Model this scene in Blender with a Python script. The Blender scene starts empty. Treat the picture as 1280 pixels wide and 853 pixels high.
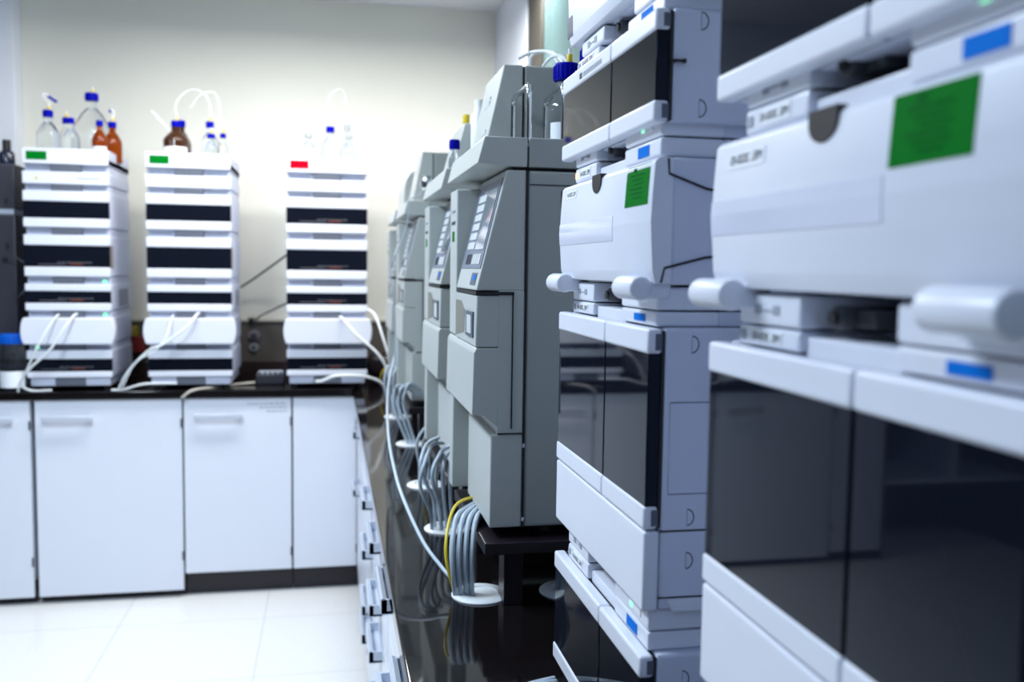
import bpy, bmesh, math, random
from mathutils import Vector, Matrix
random.seed(4)
sc = bpy.context.scene
COL = sc.collection
PI = math.pi

# ------------------------------------------------------------------ materials
def mat(name, col, rough=.45, metal=0., spec=.5, trans=0., ior=1.5, emit=None, estr=0., alpha=1., coat=0., noise=0., nscale=40., bump=0.):
    m = bpy.data.materials.new(name); m.use_nodes = True
    nt = m.node_tree; b = nt.nodes['Principled BSDF']
    b.inputs['Base Color'].default_value = (*col, 1)
    b.inputs['Roughness'].default_value = rough
    b.inputs['Metallic'].default_value = metal
    b.inputs['Specular IOR Level'].default_value = spec
    b.inputs['Transmission Weight'].default_value = trans
    b.inputs['IOR'].default_value = ior
    b.inputs['Alpha'].default_value = alpha
    b.inputs['Coat Weight'].default_value = coat
    b.inputs['Coat Roughness'].default_value = .05
    if emit:
        b.inputs['Emission Color'].default_value = (*emit, 1)
        b.inputs['Emission Strength'].default_value = estr
    if noise or bump:
        tc = nt.nodes.new('ShaderNodeTexCoord'); n = nt.nodes.new('ShaderNodeTexNoise')
        n.inputs['Scale'].default_value = nscale; n.inputs['Detail'].default_value = 4
        nt.links.new(tc.outputs['Object'], n.inputs['Vector'])
        if noise:
            r = nt.nodes.new('ShaderNodeMix'); r.data_type = 'RGBA'
            r.inputs[6].default_value = (*[c*(1-noise) for c in col], 1)
            r.inputs[7].default_value = (*[min(1, c*(1+noise)) for c in col], 1)
            nt.links.new(n.outputs['Fac'], r.inputs[0]); nt.links.new(r.outputs[2], b.inputs['Base Color'])
        if bump:
            bp = nt.nodes.new('ShaderNodeBump'); bp.inputs['Strength'].default_value = bump; bp.inputs['Distance'].default_value = .002
            nt.links.new(n.outputs['Fac'], bp.inputs['Height']); nt.links.new(bp.outputs['Normal'], b.inputs['Normal'])
    return m

WHITE = mat('white_plastic', (.74, .77, .86), .34, noise=.015, nscale=30)
WHITE_SHADED = mat('white_plastic_shaded', (.62, .66, .80), .42, noise=.02, nscale=60, bump=.02)  # white plastic of the housings, side shade put into a darker, bluer colour
GLASS = mat('smoked_acrylic', (.006, .008, .015), .035, spec=.15)
GLASS.node_tree.nodes['Principled BSDF'].inputs['Specular Tint'].default_value = (.70, .88, 1.15, 1)
BEIGEREC = mat('beige_recess', (.20, .20, .17), .5)
BLACK = mat('black_rubber', (.008, .008, .010), .5)
DARK = mat('dark_grey_plastic', (.045, .05, .06), .4)
RECESS = mat('recess_grey', (.10, .115, .155), .5)
GREEN = mat('green_label', (.0, .165, .014), .6, spec=.03, noise=.05, nscale=80)
GREEND = mat('green_label_print', (.0, .10, .016), .6, spec=.03)
RED = mat('red_label', (.44, .0, .012), .6, spec=.03)
BLUE = mat('blue_label', (.0, .17, .66), .6, spec=.05)
PAPER = mat('label_paper', (.84, .87, .92), .5)
INK = mat('printed_ink', (.02, .02, .03), .6)
INKG = mat('faint_grey_print', (.33, .36, .42), .6)
DIMINK = mat('dim_window_print', (.085, .09, .11), .6)
TAPE = mat('clear_tape', (.70, .73, .86), .10, spec=.6, noise=.03, nscale=9)
LEDG = mat('green_led', (.1, .9, .4), .3, emit=(.25, 1, .5), estr=1.3)
LEDO = mat('orange_led', (.9, .5, .3), .3, emit=(1, .42, .2), estr=1.4)
YELLOW = mat('yellow_plastic', (.72, .55, .02), .4)
CAPB = mat('blue_cap_plastic', (.0, .002, .33), .5, spec=.06)
CAPG = mat('grey_cap_plastic', (.35, .38, .40), .4)
CLEAR = mat('clear_bottle_glass', (.93, .97, 1.), .02, trans=1., ior=1.33)
AMBER = mat('amber_glass', (.42, .075, .004), .05, trans=.8, ior=1.3)
AMBERD = mat('dark_amber_glass', (.06, .022, .008), .06, trans=.3, ior=1.4)
CHROME = mat('chrome_steel', (.75, .77, .78), .14, metal=1.)
ALU = mat('brushed_aluminium', (.56, .61, .70), .35, metal=.15)
TUBEW = mat('white_tubing', (.78, .82, .84), .35)
TUBEG = mat('grey_cable_jacket', (.46, .54, .62), .4)
TUBEB = mat('beige_cable_jacket', (.50, .48, .42), .45)
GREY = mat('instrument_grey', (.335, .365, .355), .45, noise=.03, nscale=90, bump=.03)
GREY_LIT = mat('instrument_grey_lit', (.46, .49, .475), .42, noise=.02, nscale=60)  # lit copy of the instrument grey, brighter light on fronts put into the colour
KEYPAD = mat('keypad_blue_grey', (.15, .18, .25), .4)
KEYS = mat('keypad_keys', (.55, .58, .58), .5)
LCD = mat('display_glass', (.17, .20, .23), .08, spec=.7)
LAMINATE = mat('white_laminate', (.72, .76, .85), .30, noise=.012, nscale=12)
TOP = mat('black_granite_worktop', (.006, .0045, .005), .055, spec=.42, noise=.3, nscale=300)
TABLE = mat('black_laminate', (.012, .008, .012), .30, noise=.2, nscale=60)
WALLM = mat('cream_wall_paint', (.82, .815, .73), .6, noise=.012, nscale=3, bump=.03)
COLB = mat('pier_paint', (.86, .89, .96), .6, noise=.012, nscale=3)
COLM = mat('white_wall_paint', (.75, .79, .89), .6, noise=.012, nscale=3)
CEIL = mat('ceiling_paint', (.82, .83, .85), .8)
SPLASH = mat('grey_brown_backsplash', (.125, .11, .092), .35, noise=.25, nscale=6)
KICK = mat('dark_toe_kick', (.012, .010, .016), .45)
FRAMEB = mat('brown_window_frame', (.05, .045, .036), .45)
PANE = mat('teal_window_glass', (.10, .17, .175), .12, spec=.6)
DKGREY = mat('charcoal_instrument', (.035, .036, .050), .4, noise=.03, nscale=30)
REDW = mat('red_wire_jacket', (.55, .01, .015), .4)

def floor_mat():
    m = bpy.data.materials.new('terrazzo_tiles'); m.use_nodes = True
    nt = m.node_tree; b = nt.nodes['Principled BSDF']; L = nt.links
    tc = nt.nodes.new('ShaderNodeTexCoord')
    br = nt.nodes.new('ShaderNodeTexBrick'); br.offset = 0
    br.inputs['Scale'].default_value = 1.0; br.inputs['Brick Width'].default_value = .60; br.inputs['Row Height'].default_value = .60
    br.inputs['Mortar Size'].default_value = .0022; br.inputs['Mortar Smooth'].default_value = .3
    br.inputs['Color1'].default_value = (.80, .80, .79, 1); br.inputs['Color2'].default_value = (.77, .78, .775, 1); br.inputs['Mortar'].default_value = (.52, .53, .54, 1)
    mp = nt.nodes.new('ShaderNodeMapping'); mp.inputs['Location'].default_value = (.28, .13, 0)
    L.new(tc.outputs['Object'], mp.inputs['Vector']); L.new(mp.outputs['Vector'], br.inputs['Vector'])
    n = nt.nodes.new('ShaderNodeTexNoise'); n.inputs['Scale'].default_value = 130; n.inputs['Detail'].default_value = 3
    L.new(tc.outputs['Object'], n.inputs['Vector'])
    cr = nt.nodes.new('ShaderNodeValToRGB'); cr.color_ramp.elements[0].position = .36; cr.color_ramp.elements[0].color = (.86, .86, .85, 1)
    cr.color_ramp.elements[1].position = .47; cr.color_ramp.elements[1].color = (1, 1, 1, 1)
    L.new(n.outputs['Fac'], cr.inputs['Fac'])
    mx = nt.nodes.new('ShaderNodeMix'); mx.data_type = 'RGBA'; mx.blend_type = 'MULTIPLY'; mx.inputs[0].default_value = 1
    L.new(br.outputs['Color'], mx.inputs[6]); L.new(cr.outputs['Color'], mx.inputs[7]); L.new(mx.outputs[2], b.inputs['Base Color'])
    b.inputs['Roughness'].default_value = .28
    return m
FLOORM = floor_mat()

# ------------------------------------------------------------------ mesh helpers (world coordinates)
class MB:
    def __init__(s): s.v = []; s.f = []; s.mi = []; s.mats = []; s.sm = []
    def _m(s, m):
        if m not in s.mats: s.mats.append(m)
        return s.mats.index(m)
    def add_bm(s, bm, m, flat=None):
        """flat: a test for faces that stay flat-shaded (the big faces of a rounded box)"""
        k = s._m(m); o = len(s.v); bm.normal_update()
        bm.verts.index_update()
        s.v += [v.co.copy() for v in bm.verts]
        for f in bm.faces:
            s.f.append([o+v.index for v in f.verts]); s.mi.append(k); s.sm.append(not (flat and flat(f)))
        bm.free(); return s
    def box(s, x0, x1, y0, y1, z0, z1, m, bev=0., seg=2):
        x0, x1 = sorted((x0, x1)); y0, y1 = sorted((y0, y1)); z0, z1 = sorted((z0, z1))
        bm = bmesh.new(); bmesh.ops.create_cube(bm, size=1)
        for v in bm.verts:
            v.co = Vector((x0+(v.co.x+.5)*(x1-x0), y0+(v.co.y+.5)*(y1-y0), z0+(v.co.z+.5)*(z1-z0)))
        bev = min(bev, .45*min(x1-x0, y1-y0, z1-z0))
        if bev > 0: bmesh.ops.bevel(bm, geom=bm.edges[:], offset=bev, segments=seg, profile=.5, affect='EDGES')
        return s.add_bm(bm, m, lambda f: max(abs(c) for c in f.normal) > .9995)
    def prism(s, pts, axis, a0, a1, m, bev=0., seg=2, smooth=False):
        """polygon pts extruded along an axis; 'y': pts (x,z); 'x': pts (y,z); 'z': pts (x,y)"""
        def P(p, a):
            return Vector((p[0], a, p[1])) if axis == 'y' else Vector((a, p[0], p[1])) if axis == 'x' else Vector((p[0], p[1], a))
        bm = bmesh.new()
        A = [bm.verts.new(P(p, a0)) for p in pts]; B = [bm.verts.new(P(p, a1)) for p in pts]
        n = len(pts); bm.faces.new(A); bm.faces.new(B)
        for i in range(n): bm.faces.new((A[i], A[(i+1) % n], B[(i+1) % n], B[i]))
        bmesh.ops.recalc_face_normals(bm, faces=bm.faces[:]); bm.normal_update()
        big = [f.normal.copy() for f in bm.faces]; ax = 'xyz'.index(axis)
        if bev > 0: bmesh.ops.bevel(bm, geom=bm.edges[:], offset=bev, segments=seg, profile=.5, affect='EDGES')
        if smooth: return s.add_bm(bm, m, lambda f: abs(f.normal[ax]) > .9995)
        return s.add_bm(bm, m, lambda f: any(f.normal.dot(n) > .9998 for n in big))
    def cyl(s, p0, p1, r, m, seg=20, r2=None, bev=0.):
        p0, p1 = Vector(p0), Vector(p1); d = p1-p0
        bm = bmesh.new()
        bmesh.ops.create_cone(bm, cap_ends=True, segments=seg, radius1=r, radius2=r if r2 is None else r2, depth=d.length)
        if bev > 0:
            ed = [e for e in bm.edges if len(e.link_faces) == 2 and any(len(f.verts) > 4 for f in e.link_faces)]
            bmesh.ops.bevel(bm, geom=ed, offset=bev, segments=3, profile=.5, affect='EDGES')
        M = Matrix.Translation((p0+p1)/2) @ d.to_track_quat('Z', 'Y').to_matrix().to_4x4()
        bmesh.ops.transform(bm, matrix=M, verts=bm.verts)
        return s.add_bm(bm, m)
    def tube(s, pts, r, m, seg=8, sub=6):
        pts = [Vector(p) for p in pts]
        if sub > 1 and len(pts) > 2:                      # Catmull-Rom
            q = []
            for i in range(len(pts)-1):
                a = pts[i-1] if i else pts[0]*2-pts[1]; b, c = pts[i], pts[i+1]
                d = pts[i+2] if i+2 < len(pts) else pts[-1]*2-pts[-2]
                for k in range(sub):
                    t = k/sub
                    q.append(.5*((2*b)+(c-a)*t+(2*a-5*b+4*c-d)*t*t+(3*b-a-3*c+d)*t**3))
            q.append(pts[-1]); pts = q
        bm = bmesh.new(); rings = []; prev = None
        for i, p in enumerate(pts):
            t = (pts[min(i+1, len(pts)-1)]-pts[max(i-1, 0)]).normalized()
            n = (Vector((0, 0, 1)) if abs(t.z) < .9 else Vector((1, 0, 0))) if prev is None else prev
            n = (n-t*n.dot(t)).normalized(); b = t.cross(n); prev = n
            rings.append([bm.verts.new(p+(n*math.cos(a)+b*math.sin(a))*r) for a in (2*PI*k/seg for k in range(seg))])
        for A, B in zip(rings, rings[1:]):
            for k in range(seg): bm.faces.new((A[k], A[(k+1) % seg], B[(k+1) % seg], B[k]))
        bm.faces.new(rings[0][::-1]); bm.faces.new(rings[-1])
        return s.add_bm(bm, m)
    def lathe(s, prof, x, y, z, m, seg=28):
        bm = bmesh.new(); R = []
        for r, h in prof:
            if r < 1e-5: R.append([bm.verts.new((x, y, z+h))])
            else: R.append([bm.verts.new((x+r*math.cos(2*PI*k/seg), y+r*math.sin(2*PI*k/seg), z+h)) for k in range(seg)])
        for A, B in zip(R, R[1:]):
            for k in range(seg):
                k2 = (k+1) % seg
                if len(A) == 1 and len(B) == 1: continue
                if len(A) == 1: bm.faces.new((A[0], B[k2], B[k]))
                elif len(B) == 1: bm.faces.new((A[k], A[k2], B[0]))
                else: bm.faces.new((A[k], A[k2], B[k2], B[k]))
        bmesh.ops.recalc_face_normals(bm, faces=bm.faces[:])
        return s.add_bm(bm, m)
    def build(s, name, parent=None, label=None):
        off = Vector((0, 0, 0)); p = parent
        while p is not None and p.parent is not None: p = p.parent
        if p is not None: off = p.location
        me = bpy.data.meshes.new(name)
        me.from_pydata([v-off for v in s.v], [], s.f)
        for m in s.mats: me.materials.append(m)
        me.polygons.foreach_set('material_index', s.mi)
        me.set_sharp_from_angle(angle=math.radians(38))
        me.polygons.foreach_set('use_smooth', s.sm); me.update()
        o = bpy.data.objects.new(name, me); COL.objects.link(o)
        if parent is not None: o.parent = parent
        if label: o['label'] = label
        return o

def tag(o, label, cat, group=None):
    o['label'] = label; o['category'] = cat
    if group: o['group'] = group
    return o
def thing(name, label, cat, loc, group=None):
    o = bpy.data.objects.new(name, None); o.empty_display_size = .05; o.location = loc; COL.objects.link(o)
    return tag(o, label, cat, group)
def struct(o): o['kind'] = 'structure'; return o
def B(x0, x1, y0, y1, z0, z1, m, bev=0.): return MB().box(x0, x1, y0, y1, z0, z1, m, bev)

def text_mesh(body, size):
    cu = bpy.data.curves.new('lettering', 'FONT'); cu.body = body; cu.size = size; cu.align_x = 'CENTER'; cu.align_y = 'CENTER'
    cu.extrude = .0001
    o = bpy.data.objects.new('lettering', cu); COL.objects.link(o)
    dg = bpy.context.evaluated_depsgraph_get(); dg.update()
    me = bpy.data.meshes.new_from_object(o.evaluated_get(dg))
    bpy.data.objects.remove(o)
    vs = [v.co.copy() for v in me.vertices]; fs = [list(p.vertices) for p in me.polygons]
    bpy.data.meshes.remove(me)
    return vs, fs
def mirrored_text(mb, body, size, x, yc, zc, m=INK):
    """lettering on a face towards -X, mirror-written as in the photograph"""
    vs, fs = text_mesh(body, size); o = len(mb.v); k = mb._m(m)
    mb.v += [Vector((x, yc+v.x, zc+v.y)) for v in vs]
    for f in fs: mb.f.append([o+i for i in f]); mb.mi.append(k); mb.sm.append(False)
def mirrored_text_front(mb, body, size, xc, y, zc, m=INK):
    """lettering on a face towards -Y, mirror-written"""
    vs, fs = text_mesh(body, size); o = len(mb.v); k = mb._m(m)
    mb.v += [Vector((xc-v.x, y, zc+v.y)) for v in vs]
    for f in fs: mb.f.append([o+i for i in f]); mb.mi.append(k); mb.sm.append(False)

# ------------------------------------------------------------------ the room
ZB, ZT = .955, .970           # side bench top, back bench top
struct(B(-3.4, 1.2, -2.8, 5.3, -.1, 0, FLOORM).build('floor'))
struct(B(-3.4, 1.2, -2.8, 5.3, 2.95, 3.05, CEIL).build('ceiling'))
struct(B(-3.4, 1.2, 5.1, 5.25, 0, 2.95, WALLM).build('wall_back'))
DIMW = mat('dark_grey_wall', (.06, .063, .075), .7)  # unseen walls coloured dark to keep bounce light down
struct(B(-3.4, -3.25, -2.8, 5.1, 0, 2.95, DIMW).build('wall_left'))
struct(B(-3.4, 1.2, -2.8, -2.65, 0, 2.95, DIMW).build('wall_front'))
w = MB(); w.box(.93, 1.08, -2.65, 5.1, 0, 2.95, WALLM); struct(w.build('wall_right'))
struct(B(.90, .93, 4.27, 5.1, 0, 2.95, COLM, .003).build('trim_1'))                     # white pier at the corner
struct(MB().box(-2.1, -1.508, 4.975, 5.1, 0, 2.95, COLB, .004).build('trim_2'))         # white pier on the back wall
wn = bpy.data.objects.new('window_1', None); wn.location = (.93, 3.4, 1.0); COL.objects.link(wn); struct(wn)
f = MB()
f.box(.905, .93, 3.985, 4.265, 1.0, 2.9, FRAMEB, .004); f.box(.905, .93, 2.35, 2.45, 1.0, 2.9, FRAMEB, .004)
f.box(.905, .93, 2.45, 3.985, 2.84, 2.9, FRAMEB, .004); f.box(.905, .93, 2.45, 3.985, 1.0, 1.08, FRAMEB, .004)
f.box(.908, .93, 3.20, 3.25, 1.08, 2.84, FRAMEB, .003)
struct(f.build('window_frame', wn)); struct(B(.918, .93, 2.45, 3.985, 1.08, 2.84, PANE).build('window_pane', wn))
# dark splash panel behind the back bench, with ledge
s = MB(); s.box(-3.2, .93, 5.07, 5.10, ZT, 1.25, SPLASH, .002); s.box(-3.2, .93, 5.055, 5.10, 1.245, 1.258, mat('pale_ledge', (.55, .54, .47), .5), .002)
s.box(-3.2, .93, 5.045, 5.075, ZT, 1.035, mat('dark_upstand', (.03, .018, .018), .3), .003)
struct(s.build('trim_3'))
struct(B(-3.25, -3.23, -2.6, 4.3, 0, .1, KICK).build('baseboard_left'))

# ------------------------------------------------------------------ worktops and base cabinets
def grommet(mb, x, y, z, r=.052):
    mb.lathe([(0, 0), (r, 0), (r, .002), (r-.004, .005), (r-.02, .006), (r-.022, .003), (0, .003)], x, y, z, TUBEW, 32)
wt = tag(thing('worktop', '', '', (.11, 2.5, ZB-.035)), 'long black polished worktop carrying the grey instruments and white front stacks', 'worktop')
MB().box(.11, .928, -.5, 5.04, ZB-.035, ZB, TOP, .004).build('slab', wt)
GROM = [(.268, 1.605), (.262, 2.035), (.258, 2.46), (.27, 3.05), (.265, 3.62), (.43, 1.60)]
for x, y in GROM:
    g = MB(); grommet(g, x, y, ZB); g.build('cable_grommet', wt, 'round white plastic cable grommet')
wb = tag(thing('worktop', '', '', (-1.5, 4.36, ZT-.036)), 'black worktop along the cream wall carrying the three tall white stacks', 'worktop')
MB().box(-3.22, .108, 4.365, 5.04, ZT-.036, ZT, TOP, .004).build('slab', wb)
g = MB(); grommet(g, .06, 4.95, ZT); g.build('cable_grommet', wb)

def pull(x0, x1, y, z, parent):
    """wide white bow handle on a door that faces -Y"""
    h = MB()
    h.box(x0, x1, y-.034, y-.022, z-.012, z+.014, ALU, .005)
    for xa in (x0+.003, x1-.015): h.box(xa, xa+.012, y-.028, y+.001, z-.012, z+.012, ALU, .003)
    return h.build('handle', parent)
def base_cabinet(label, x0, x1, zdoor, hx0=None, hx1=None, text=False, kick=True):
    t = thing('base_cabinet', label, 'cabinet', ((x0+x1)/2, 4.6, 0))
    c = MB(); c.box(x0+.002, x1-.002, 4.401, 5.02, .11, ZT-.038, LAMINATE, .001)
    c.build('carcass', t)
    MB().box(x0, x1, 4.43, 4.98, 0.0, .11, KICK, .001).build('plinth', t)
    d = MB().box(x0+.003, x1-.003, 4.381, 4.400, zdoor, .932, LAMINATE, .002).build('door', t)
    if hx0 is not None: pull(hx0, hx1, 4.381, .849, d)
    for z in (.20, .82): MB().cyl((x1-.004, 4.379, z-.02), (x1-.004, 4.379, z+.02), .004, DARK, 10).build('hinge', d)
    if text:
        tx = MB()
        for k, (a, b) in enumerate(((-.37, -.195), (-.315, -.195), (-.285, -.195))):
            x = a; z = .904-.018*k
            while x < b:
                w_ = random.uniform(.008, .022); tx.box(x, min(x+w_, b), 4.3803, 4.3812, z-.0028, z+.0028, INKG); x += w_+.005
        tx.build('printed_notice', d)
    return t
base_cabinet('white base cabinet beneath the charcoal tower with partly visible bow handle', -1.97, -1.30, .037, -1.56, -1.37)
base_cabinet('widest white base cabinet door reaching the floor below the green-tagged tower', -1.285, -.658, .037, -1.25, -1.04)
base_cabinet('white base cabinet with printed lines at its top corner and dark plinth', -.655, -.171, .114, -.605, -.393, True)
base_cabinet('plain white corner filler cabinet without handle, meeting the drawer run', -.168, .132, .114)
base_cabinet('narrow white cabinet at the end of the back bench', -2.28, -1.975, .06)
# open knee space with a shelf, its shade put into dark panels, past the end of that row (shows in the smoked doors)
t = thing('open_shelf_unit', 'open shelf unit with shade-darkened panels under the far end of the back bench', 'shelf', (-2.75, 4.7, 0))
u = MB(); u.box(-3.22, -3.19, 4.42, 5.02, 0, .93, KICK); u.box(-2.315, -2.29, 4.42, 5.02, 0, .93, KICK); u.box(-3.19, -2.315, 5.0, 5.02, 0, .93, KICK); u.build('carcass', t)
MB().box(-3.19, -2.315, 4.44, 5.0, .40, .425, LAMINATE, .002).build('shelf', t)
MB().box(-2.77, -2.745, 4.44, 5.0, .425, .93, LAMINATE, .002).build('divider', t)

def side_pull(y0, y1, z, parent, xf=.131):
    h = MB(); xo = xf-.034
    h.prism([(xo, z-.014), (xo+.004, z-.017), (xf+.001, z-.017), (xf+.001, z-.011), (xo+.012, z-.010), (xo+.012, z+.012), (xo+.004, z+.016), (xo, z+.012)], 'y', y0, y1, ALU)
    for ya in (y0, y1-.006): h.box(xo+.001, xf+.001, ya, ya+.006, z-.016, z+.013, ALU, .001)
    return h.build('handle', parent)
ROWS = [(.935, .72), (.715, .53), (.525, .35), (.345, .125)]
def drawer_unit(label, y0, y1, hc, rows, hl=.10):
    t = thing('drawer_unit', label, 'drawers', (.4, (y0+y1)/2, 0), 'white drawer units below the side bench')
    MB().box(.150, .92, y0+.001, y1-.001, .11, ZB-.037, LAMINATE, .001).build('carcass', t)
    MB().box(.19, .90, y0, y1, 0, .11, KICK).build('plinth', t)
    for a, b, hz in rows:
        d = MB().box(.131, .1495, y0+.003, y1-.003, b, min(a, ZB-.04), LAMINATE, .002).build('drawer', t)
        side_pull(hc-hl, hc+hl, hz, d)
R4 = [(.912, .76, .845), (.755, .62, .685), (.615, .48, .565), (.475, .12, .40)]
R5 = [(.912, .74, .82), (.735, .58, .665), (.575, .455, .49), (.45, .12, .40)]
RT = [(.912, .74, .893), (.735, .12, .66)]
drawer_unit('white drawer unit closest to the camera, mostly hidden below the bench edge', .55, 1.17, .85, RT)
drawer_unit('white drawer unit with one aluminium pull, cut by the lower picture edge', 1.18, 1.62, 1.375, RT)
drawer_unit('white drawer unit with a big sharp aluminium pull beside the first cable bundle', 1.63, 2.05, 1.84, RT)
drawer_unit('white four-drawer unit beside the second white cable grommet', 2.06, 2.66, 2.37, R4)
drawer_unit('white four-drawer unit with a black key hanging, second from the back corner', 2.67, 3.36, 2.89, R5)
drawer_unit('white drawer unit meeting the corner filler cabinet', 3.37, 4.37, 3.94, R4[:1]+[(.735, .12, .60)])

k = MB(); k.cyl((.128, 2.735, .435), (.134, 2.735, .435), .010, ALU, 14); k.box(.118, .129, 2.732, 2.738, .405, .44, BLACK, .002); k.box(.112, .129, 2.722, 2.748, .372, .408, BLACK, .006)
tag(k.build('drawer_key'), 'black-headed key hanging in a lock on the far four-drawer unit', 'key')
# ------------------------------------------------------------------ the white instrument stacks in front
XF, W = .318, .372
def half_moon(mb, x, y, z, r):
    """half-round finger mark on a side panel that faces -Y"""
    pts = [(x+r*math.cos(a), y, z+r*1.15*math.sin(a)) for a in [(-.5+k/12)*PI for k in range(13)]]
    mb.tube(pts, .0006, INK, 6, 1); mb.tube([pts[0], pts[-1]], .0004, INKG, 6, 1)
def base_tray(t, yf, z0, z1, upper=True, led=True, blue=True, lab=True, letters='MEL 2020-05', fitting=True, orange=False):
    """the recessed strip between two modules: upper=True is the foot of the module above, else the head of the module below"""
    x = .330; yl0, yl1, yr0, yr1 = yf-.033, yf-.132, yf-.246, yf-.362
    m = MB()
    m.box(x, .40, yl1, yl0, z0, z1, WHITE, .003); m.box(x, .40, yr1, yr0, z0, z1, WHITE, .003)
    if upper:
        m.box(.399, .78, yr1, yr0, z0, z1, WHITE_SHADED, .002); m.box(.399, .78, yl1, yl0, z0, z1, WHITE_SHADED, .002)
    else: m.box(.399, .78, yr1, yl0, z0, z1, WHITE_SHADED, .002)
    st = m.build('foot_rail' if upper else 'head_rail', t)
    if upper: MB().box(.43, .60, yr0-.001, yl1+.001, z0+.0005, z1-.0005, BLACK).build('gap_shade', t)  # black block stands in for the shade inside the open gap
    if not upper:
        l = MB(); l.box(.336, .40, yr0-.001, yl1+.001, z0-.004, z0+.012, WHITE, .002); l.build('leak_tray', t)
    if upper and led:
        e = MB(); e.box(x-.0012, x+.002, yr1+.022, yr1+.062, z0+.007, z1-.008, PAPER, .001); e.build('status_window', st)
        MB().box(x-.0017, x+.001, yr1+.047, yr1+.055, z0+.009, z1-.010, LEDG).build('status_light', st)
    if not upper and blue:
        MB().box(x-.0008, x+.001, yr1+.033, yr1+.068, z0+.004, z1-.004, BLUE).build('blue_label', st)
    if not upper and lab:
        p = MB(); zc = (z0+z1)/2
        p.box(x-.0006, x+.001, yl1+.025, yl0-.030, z0+.004, z1-.003, PAPER)
        mirrored_text(p, letters, .0085, x-.0009, (yl1+yl0)/2, zc); p.build('asset_label', st)
        MB().box(x-.0008, x+.001, yl0-.014, yl0-.003, zc-.004, zc+.004, LEDO if orange else INKG).build('status_light', st)
    if upper:
        p = MB(); zc = (z0+z1)/2
        for k in range(2): p.box(x-.0007, x+.001, yl1+.03+k*.03, yl1+.04+k*.03, zc-.0035, zc+.0035, INKG)
        p.box(x-.0007, x+.001, yl1+.042, yl1+.058, zc-.0012, zc, INKG); p.build('connector_symbol', st)
    if upper and fitting:
        k = MB(); zc = z0+.010; yc = yl1-.028
        k.cyl((.341, yc, zc), (.431, yc, zc), .0085, DARK, 16, bev=.002); k.cyl((.338, yc, zc), (.343, yc, zc), .005, BLACK, 12)
        k.box(.352, .431, yc-.03, yc-.006, zc-.006, zc+.006, DARK, .002); k.build('drain_fitting', t)
def glass_doors(t, yf, zt, zbt, zbb, zb, split=.596, handle=False):
    """a pair of doors: white band, smoked window, white band"""
    yn = yf-W; ys = yf-split*W; xd = .334
    for (a, b) in ((ys+.0008, yf), (yn, ys-.0008)):
        do = MB().box(XF+.002, xd, a+.0015, b-.0005, zbb-.003, zbt+.003, GLASS, .0012).build('door', t, 'dark smoked acrylic door between white bands')
        MB().box(XF, xd, a, b, zbt, zt, WHITE, .0035, 3).build('upper_band', do, 'white band')
        MB().box(XF, xd, a, b, zb, zbb, WHITE, .0035, 3).build('lower_band', do, 'white band')
    for (z0, z1) in ((zbt+.004, zt-.005), (zb+.004, zbb-.004)): MB().box(.3265, .3335, yn-.0006, yn+.004, z0, z1, RECESS).build('hinge', t)
    MB().box(xd, .337, yn+.001, yf-.001, zb+.002, zt-.002, BLACK).build('gasket', t)
def housing(t, yf, z0, z1, moons=(), panel=None, bev=.004):
    yn = yf-W
    m = MB(); m.box(.337, .785, yn, yf, z0, z1, WHITE_SHADED, bev); h = m.build('housing', t)
    k = MB()
    for z in moons: half_moon(k, .366, yn-.0001, z, .0075)
    if panel: 
        a, b = panel; k.tube([(.60, yn, b), (.344, yn, b), (.344, yn, a), (.60, yn, a)], .0005, INK, 6, 1)
    if k.v: k.build('side_marks', h)
    return h

def two_door_module(label, yf, z0, z1, zt, zbt, zbb, zb, feet=None, led=True, letters='MEL 2020-05', head=None, lower_panel=False, group=None, text=None, knob=False, orange=False, moons=(), panel=None):
    t = thing('sampler_module' if lower_panel else 'pump_module', label, 'lab instrument', (.55, yf-W/2, z0), group)
    housing(t, yf, zb if lower_panel is False else z0+.001, zt+.001, moons, panel)
    glass_doors(t, yf, zt, zbt, zbb, zb)
    if lower_panel:
        yn = yf-W
        p = MB(); p.box(XF+.001, .3365, yn, yf, z0, zb-.002, WHITE, .003, 3); p.build('front_panel', t)
        k = MB(); k.box(.3365, .60, yn-.0006, yn+.001, zb-.0028, zb-.001, BLACK); k.box(.3365, .60, yn-.0006, yn+.001, z0+.0135, z0+.0150, BLACK); k.build('seam', t)
        MB().prism([(.345, z0+.013), (.352, z0-.0005), (.78, z0-.0005), (.78, z0+.013)], 'y', yn-.003, yn+.004, WHITE, .001).build('foot_lip', t)
    if feet: base_tray(t, yf, feet[0], feet[1], True, led)
    if head: base_tray(t, yf, head[0], head[1], False, letters=letters, orange=orange)
    if text:
        k = MB(); y = yf-.085
        k.box(XF-.0004, XF+.001, yf-.100, yf-.089, zt-.016, zt-.009, INK)
        while y > yf-.185: pass_w = random.uniform(.004, .009); y -= pass_w
        y = yf-.105
        while y > yf-.185:
            w_ = random.uniform(.004, .010); k.box(XF-.0004, XF+.001, y-w_, y, zt-.0155, zt-.010, INKG); y -= w_+.002
        k.build('front_lettering', t)
    if knob:
        MB().cyl((.334, yf-W-.004, 1.754), (.346, yf-W-.004, 1.754), .0016, BLACK, 10).cyl((.346, yf-W-.004, 1.754), (.349, yf-W-.004, 1.754), .0024, BLACK, 10).cyl((.339, yf-W-.005, 1.754), (.339, yf-W+.002, 1.754), .0015, BLACK, 8).build('door_pin', t)
    return t

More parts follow.
